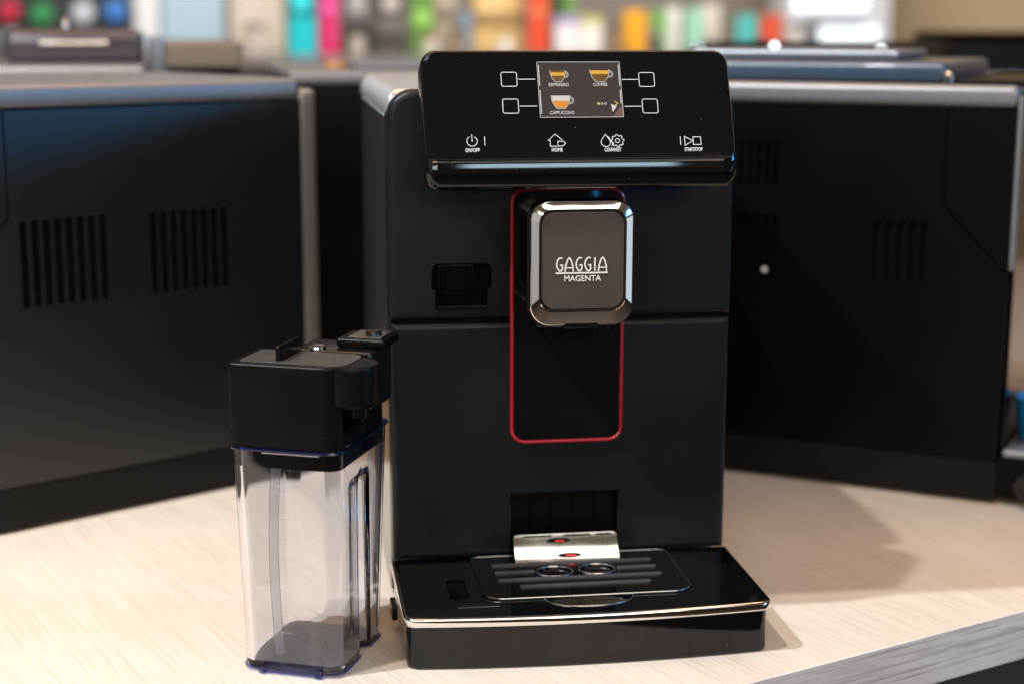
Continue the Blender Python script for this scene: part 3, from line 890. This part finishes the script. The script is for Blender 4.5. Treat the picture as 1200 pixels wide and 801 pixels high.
# machine further left, tops only
m4 = thing('coffee_machine', 'coffee machine with silver tray top and dark plum lid, behind the leftmost machine', 'coffee machine', (-.62, .62, 0), math.radians(3))
link('body', rbox(0, .31, 0, .32, .004, .318, .006, 3), M['bgside'], m4)
link('tray_top', rbox(-.004, .314, -.004, .324, .3185, .338, .006, 3), M['bgtop'], m4)
link('hopper_lid', rbox(.17, .31, .10, .24, .3385, .372, .008, 3), M['hopper'], m4)
link('glint_bar', rbox(.205, .275, .097, .1045, .3560, .3615, .002, 2), M['chrome'], m4)  # chrome bar added for a bright glint on the hopper
link('lid_glint_knob', lathe([(.004, .372), (.005, .376), (.004, .381), (.002, .383)], .23, .13, 16), M['chrome'], m4)  # chrome piece added for a second glint on the hopper
m5 = thing('coffee_machine', 'low brown-topped machine with a pale corner post, seen over the leftmost machine', 'coffee machine', (-.295, .78, 0), math.radians(3))
link('body', rbox(0, .078, 0, .20, .004, .330, .005, 3), M['bgside'], m5)
link('lid', rbox(-.002, .080, -.002, .202, .3305, .360, .004, 3), M['brownlid'], m5)
link('corner_post', rbox(-.020, -.003, -.002, .02, .004, .366, .003, 3), M['palelid'], m5)

# dark machine far right, on its own stand
bm_ = thing('espresso_machine', 'blurred black machine standing far right in front of the tan wall', 'coffee machine', (.80, 1.30, 0), math.radians(-8))
link('body', rbox(0, .30, 0, .25, -.30, .355, .012, 3), mat('far_black', (.004, .0038, .0035), .5, spec=.2), bm_)
link('top_grid', rbox(.01, .29, .01, .24, .356, .368, .004, 2), M['void'], bm_)
link('cup_rail', rbox(-.004, .304, -.006, .000, .300, .308, .002, 2), M['chrome_dark'], bm_)

m6 = thing('coffee_machine', 'dark coffee machine with small chrome knobs added for glints on its top, directly behind the touch display', 'coffee machine', (.30, .95, 0), math.radians(-4))
link('body', rbox(0, .34, 0, .34, .004, .322, .006, 3), M['bgside'], m6)
link('top_cover', rbox(-.002, .342, -.002, .342, .3225, .336, .005, 3), M['void'], m6)
for x, y, r in ((.165, .255, .010), (.125, .060, .010), (.085, .250, .007), (.200, .20, .006), (.045, .10, .006), (.245, .27, .007)):
    link('glint_knob', lathe([(r * .7, .3362), (r * .8, .345), (r, .345 + r * .4), (r, .345 + r * .8), (r * .7, .345 + r * 1.4), (r * .2, .345 + r * 1.6)], x, y, 24), M['chrome'], m6)  # chrome pieces added to catch light as blurred glints
glint_mat = mat('glint_dot', (.8, .8, .8), .3, emis=(.86, .94, 1), estr=5)  # glowing dots added to imitate blurred glints
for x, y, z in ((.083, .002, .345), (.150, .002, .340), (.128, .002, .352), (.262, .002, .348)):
    link('glint_dot', lathe([(.0030, 0), (.0040, .001), (.0030, .0035)], 0, 0, 14), glint_mat, m6, M4=Matrix.Translation((x, y, z)) @ Matrix.Rotation(PI / 2, 4, 'X'))
link('control_strip', rbox(.04, .31, .0022, .020, .3365, .358, .003, 2), M['bgside'], m6)
# ================================================================ rear shelf with goods
sh = thing('rear_counter', 'grey rear counter carrying the coloured coffee packs', 'counter', (0, 0, 0))
link('board', rbox(-2.2, 1.9, 2.6, 4.15, .26, .298, .004, 2), cmat('grey_board', (.16, .15, .15), .5), sh)
link('front_panel', rbox(-2.15, 1.85, 2.66, 2.70, -.92, .2595, .003, 1), cmat('grey_front', (.2, .19, .18), .6), sh)


def pouch(name, label, x0, x1, y, h, c, cat='coffee bag', z=.2985, label_c=None, seed=0, grp=None):
    """a filled foil bag: bulging belly, flat crimped top"""
    w = x1 - x0; d = w * .55; loops = []
    rnd = random.Random(seed)
    for k in range(11):
        t = k / 10; dd = d * (1 - .12 * (1 - t) ** 3) * (1 - sm((t - .62) / .36) * .93) * (1 + .04 * math.sin(9 * t + seed)); ww = w * (1 - .05 * math.sin(PI * t))
        loops.append([(px * ww / 2, py * dd / 2, t * h) for px, py in [(q[0], q[1]) for q in rrect(-1, 1, -1, 1, .35, 3)]])
    t = thing(name, label, cat, ((x0 + x1) / 2, y, z), rnd.uniform(-.15, .15), grp)
    link('bag', loft(loops), cmat(name + '_foil', c, .38, .3), t, smooth=60)
    link('crimp', rbox(-w / 2, w / 2, -.002, .002, h, h + .018, .0008, 1), cmat(name + '_crimp', tuple(q * .85 for q in c), .4), t)
    bc = tuple(min(.8, q * 2.2 + .04) for q in c) if sum(c) < .9 else tuple(q * .45 for q in c)
    hb = h * rnd.uniform(.16, .34); dd = d * .5
    link('label_band', loft([[(px * w * .49, py * (dd + .0025), z_) for px, py in rrect(-1, 1, -1, 1, .35, 3)] for z_ in (hb, hb + h * rnd.uniform(.08, .16))]), cmat(name + '_band', bc, .5, 0), t, smooth=60)
    if label_c:
        b = bmesh.new(); poly(b, arc(0, h * .42, w * .30, 0, 350, 20), 0, .004)
        link('front_label', b, cmat(name + '_label', label_c, .5, 0), t, M4=Matrix(((1, 0, 0, 0), (0, 0, -1, -d * .47), (0, 1, 0, 0), (0, 0, 0, 1))))
    return t


def carton(name, label, x0, x1, y, h, c, lidc=None, cat='box', z=.2985, rot=0):
    t = thing(name, label, cat, ((x0 + x1) / 2, y, z), rot)
    w = x1 - x0
    link('carton', rbox(-w / 2, w / 2, 0, w * .7, 0, h, .002, 2), cmat(name + '_card', c, .5, 0), t)
    if lidc: link('top_band', rbox(-w / 2 - .001, w / 2 + .001, -.001, w * .7 + .001, h * .78, h + .001, .001, 1), cmat(name + '_band', lidc, .5, 0), t)
    return t


rk = thing('capsule_rack', 'dark rack of round capsules in red, green, silver and blue, far left', 'rack', (-.90, 3.3, .2985))
link('frame', rbox(0, .36, .02, .12, 0, .26, .004, 2), cmat('rack_slate', (.035, .045, .05), .4), rk)
for x, z, c in ((.055, .108, (.55, .02, .06)), (.135, .100, (.03, .30, .10)), (.237, .104, (.55, .62, .70)), (.318, .108, (.03, .20, .62)), (.055, .036, (.32, .38, .40)), (.145, .180, (.50, .04, .2)), (.24, .180, (.05, .3, .4)), (.318, .18, (.5, .4, .1))):
    b = lathe([(.026, 0), (.030, .004), (.024, .020), (.020, .022)], 0, 0, 20)
    link('capsule', b, cmat('capsule_' + str(x) + str(z), c, .3, .3), rk, M4=Matrix.Translation((x, .019, z)) @ Matrix.Rotation(PI / 2, 4, 'X'))
def column(name, label, x0, x1, y, c, cat, z1=.9):
    o = link(name, slab(rr_fn(x0, x1, y, y + .12, .02, 5), .2985, z1, .004, 2), cmat(name + '_skin', c, .5, .1)); return tag(o, label, cat)
column('white_canister', 'tall white cylinder-edged display column left of the pale blue cabinet', -.585, -.497, 3.66, (.86, .88, .90), 'display column')
column('cabinet', 'pale blue display cabinet behind the leftmost machines', -.493, -.318, 3.70, (.42, .58, .68), 'cabinet')
column('partition', 'warm off-white partition panel left of the turquoise bag', -.312, -.150, 3.80, (.66, .58, .50), 'panel')
pouch('coffee_bag', 'turquoise coffee bag beside the magenta one', -.145, -.069, 3.38, .32, (.0, .55, .62), z=.2985, label_c=(.05, .75, .85), seed=1)
pouch('coffee_bag', 'magenta coffee bag between turquoise and dark bags', -.067, -.010, 3.42, .32, (.70, .03, .16), seed=2)
pouch('coffee_bag', 'dark coffee bag with pale roundel, beside the magenta bag', -.003, .087, 3.44, .32, (.045, .04, .04), label_c=(.40, .40, .40), seed=3)
pouch('coffee_bag', 'dark coffee bag with pale roundel, beside the green bag', .090, .176, 3.46, .32, (.06, .055, .05), label_c=(.48, .45, .43), seed=4)
pouch('coffee_bag', 'leaf green coffee bag left of the beige bag', .196, .260, 3.62, .26, (.16, .36, .06), seed=5)
pouch('coffee_bag', 'beige coffee bag right of the leaf green bag', .264, .334, 3.66, .28, (.48, .40, .30), seed=6)
carton('tea_box', 'small grey-blue box in front of the gold bag', .327, .367, 3.56, .113, (.20, .27, .36))
pouch('coffee_bag', 'large gold coffee bag, widest on the shelf', .379, .530, 3.70, .36, (.78, .52, .20), seed=7)
pouch('coffee_bag', 'red-orange coffee bag right of the large gold bag', .526, .590, 3.60, .30, (.72, .07, .02), seed=8)
pouch('coffee_bag', 'dark green coffee bag right of the red-orange bag', .597, .650, 3.72, .28, (.03, .10, .03), seed=9)
carton('tea_box', 'white carton with lilac band standing behind the control panel', .602, .670, 3.56, .100, (.80, .80, .82), (.42, .30, .60))
carton('tea_box', 'white carton with yellow-green band, right of the lilac-banded one', .674, .738, 3.58, .100, (.84, .84, .80), (.55, .60, .15))
carton('tea_box', 'tall leaf green carton behind the white cartons', .625, .690, 3.74, .24, (.22, .42, .10))
carton('tea_box', 'bright orange carton with dark base', .795, .858, 3.54, .118, (.90, .42, .02))
carton('tea_box', 'green carton right of the orange one', .882, .926, 3.58, .118, (.20, .45, .12))
carton('tea_box', 'narrow white carton between green and mint cartons', .931, .970, 3.60, .126, (.85, .84, .80))
carton('tea_box', 'mint carton right of the narrow white one', .974, 1.024, 3.54, .122, (.35, .68, .52))
carton('tea_box', 'cream carton left of the teal carton', 1.036, 1.093, 3.62, .135, (.74, .68, .58))
carton('tea_box', 'teal carton left of the red carton', 1.100, 1.158, 3.46, .105, (.10, .52, .48))
carton('tea_box', 'red-orange carton, last in the row of small cartons', 1.166, 1.230, 3.46, .105, (.72, .10, .04))
# lit white display at the right end
ds = thing('light_box', 'bright white illuminated display case at the right end of the shelf', 'display case', (1.372, 3.86, .2985))
link('case', rbox(0, .33, .01, .20, 0, .60, .006, 2), cmat('case_white', (.80, .84, .88), .4), ds)
lit = mat('lit_panel', (.8, .8, .8), .4, emis=(.80, .90, 1), estr=1.15)
link('lit_panel', rbox(.02, .25, .004, .0095, .118, .40, .001, 1), lit, ds)
link('lit_panel', rbox(.10, .29, .004, .0095, .010, .072, .001, 1), lit, ds)
link('shelf_edge', rbox(.03, .24, -.004, .0095, .080, .096, .002, 1), cmat('case_grey', (.16, .18, .20), .4), ds)

# small jars and tins in the gaps of the shelf
for (x, y, r, h, c, lc, lab) in (
        (.030, 3.26, .020, .060, (.50, .46, .40), (.08, .07, .06), 'small cream jar in front of the two dark roundel bags'),
        (.228, 3.34, .022, .050, (.62, .58, .50), (.30, .10, .05), 'cream tin with rust lid in front of the leaf green bag'),
        (.300, 3.34, .020, .070, (.30, .22, .14), (.05, .04, .04), 'brown jar with dark lid in front of the beige bag'),
        (.430, 3.36, .024, .055, (.75, .70, .60), (.55, .40, .10), 'pale tin with mustard lid in front of the gold bag'),
        (.765, 3.50, .018, .075, (.34, .20, .10), (.10, .08, .07), 'brown jar left of the bright orange carton'),
        (.868, 3.46, .014, .060, (.10, .09, .09), (.40, .38, .36), 'thin dark jar between the orange and green cartons'),
        (1.000, 3.40, .018, .045, (.12, .10, .09), (.62, .60, .55), 'dark tin with pale lid in front of the mint carton'),
        (1.270, 3.46, .026, .085, (.64, .62, .60), (.25, .24, .24), 'pale canister right of the last red-orange carton'),
        (1.330, 3.50, .020, .110, (.20, .24, .28), (.50, .52, .55), 'slate canister beside the lit display case'),
        (-.230, 3.40, .030, .080, (.55, .50, .44), (.20, .15, .11), 'beige canister in front of the off-white partition')):
    t = thing('jar', lab, 'jar', (x, y, .2985))
    link('body', lathe([(r * .92, 0), (r, .003), (r, h * .74), (r * .9, h * .80)], 0, 0, 20), cmat('jar_skin_%.2f' % x, c, .3, .4), t)
    link('lid', lathe([(r * .94, h * .802), (r * .96, h * .82), (r * .96, h * .98), (r * .8, h)], 0, 0, 20), cmat('jar_lid_%.2f' % x, lc, .3, .3), t)
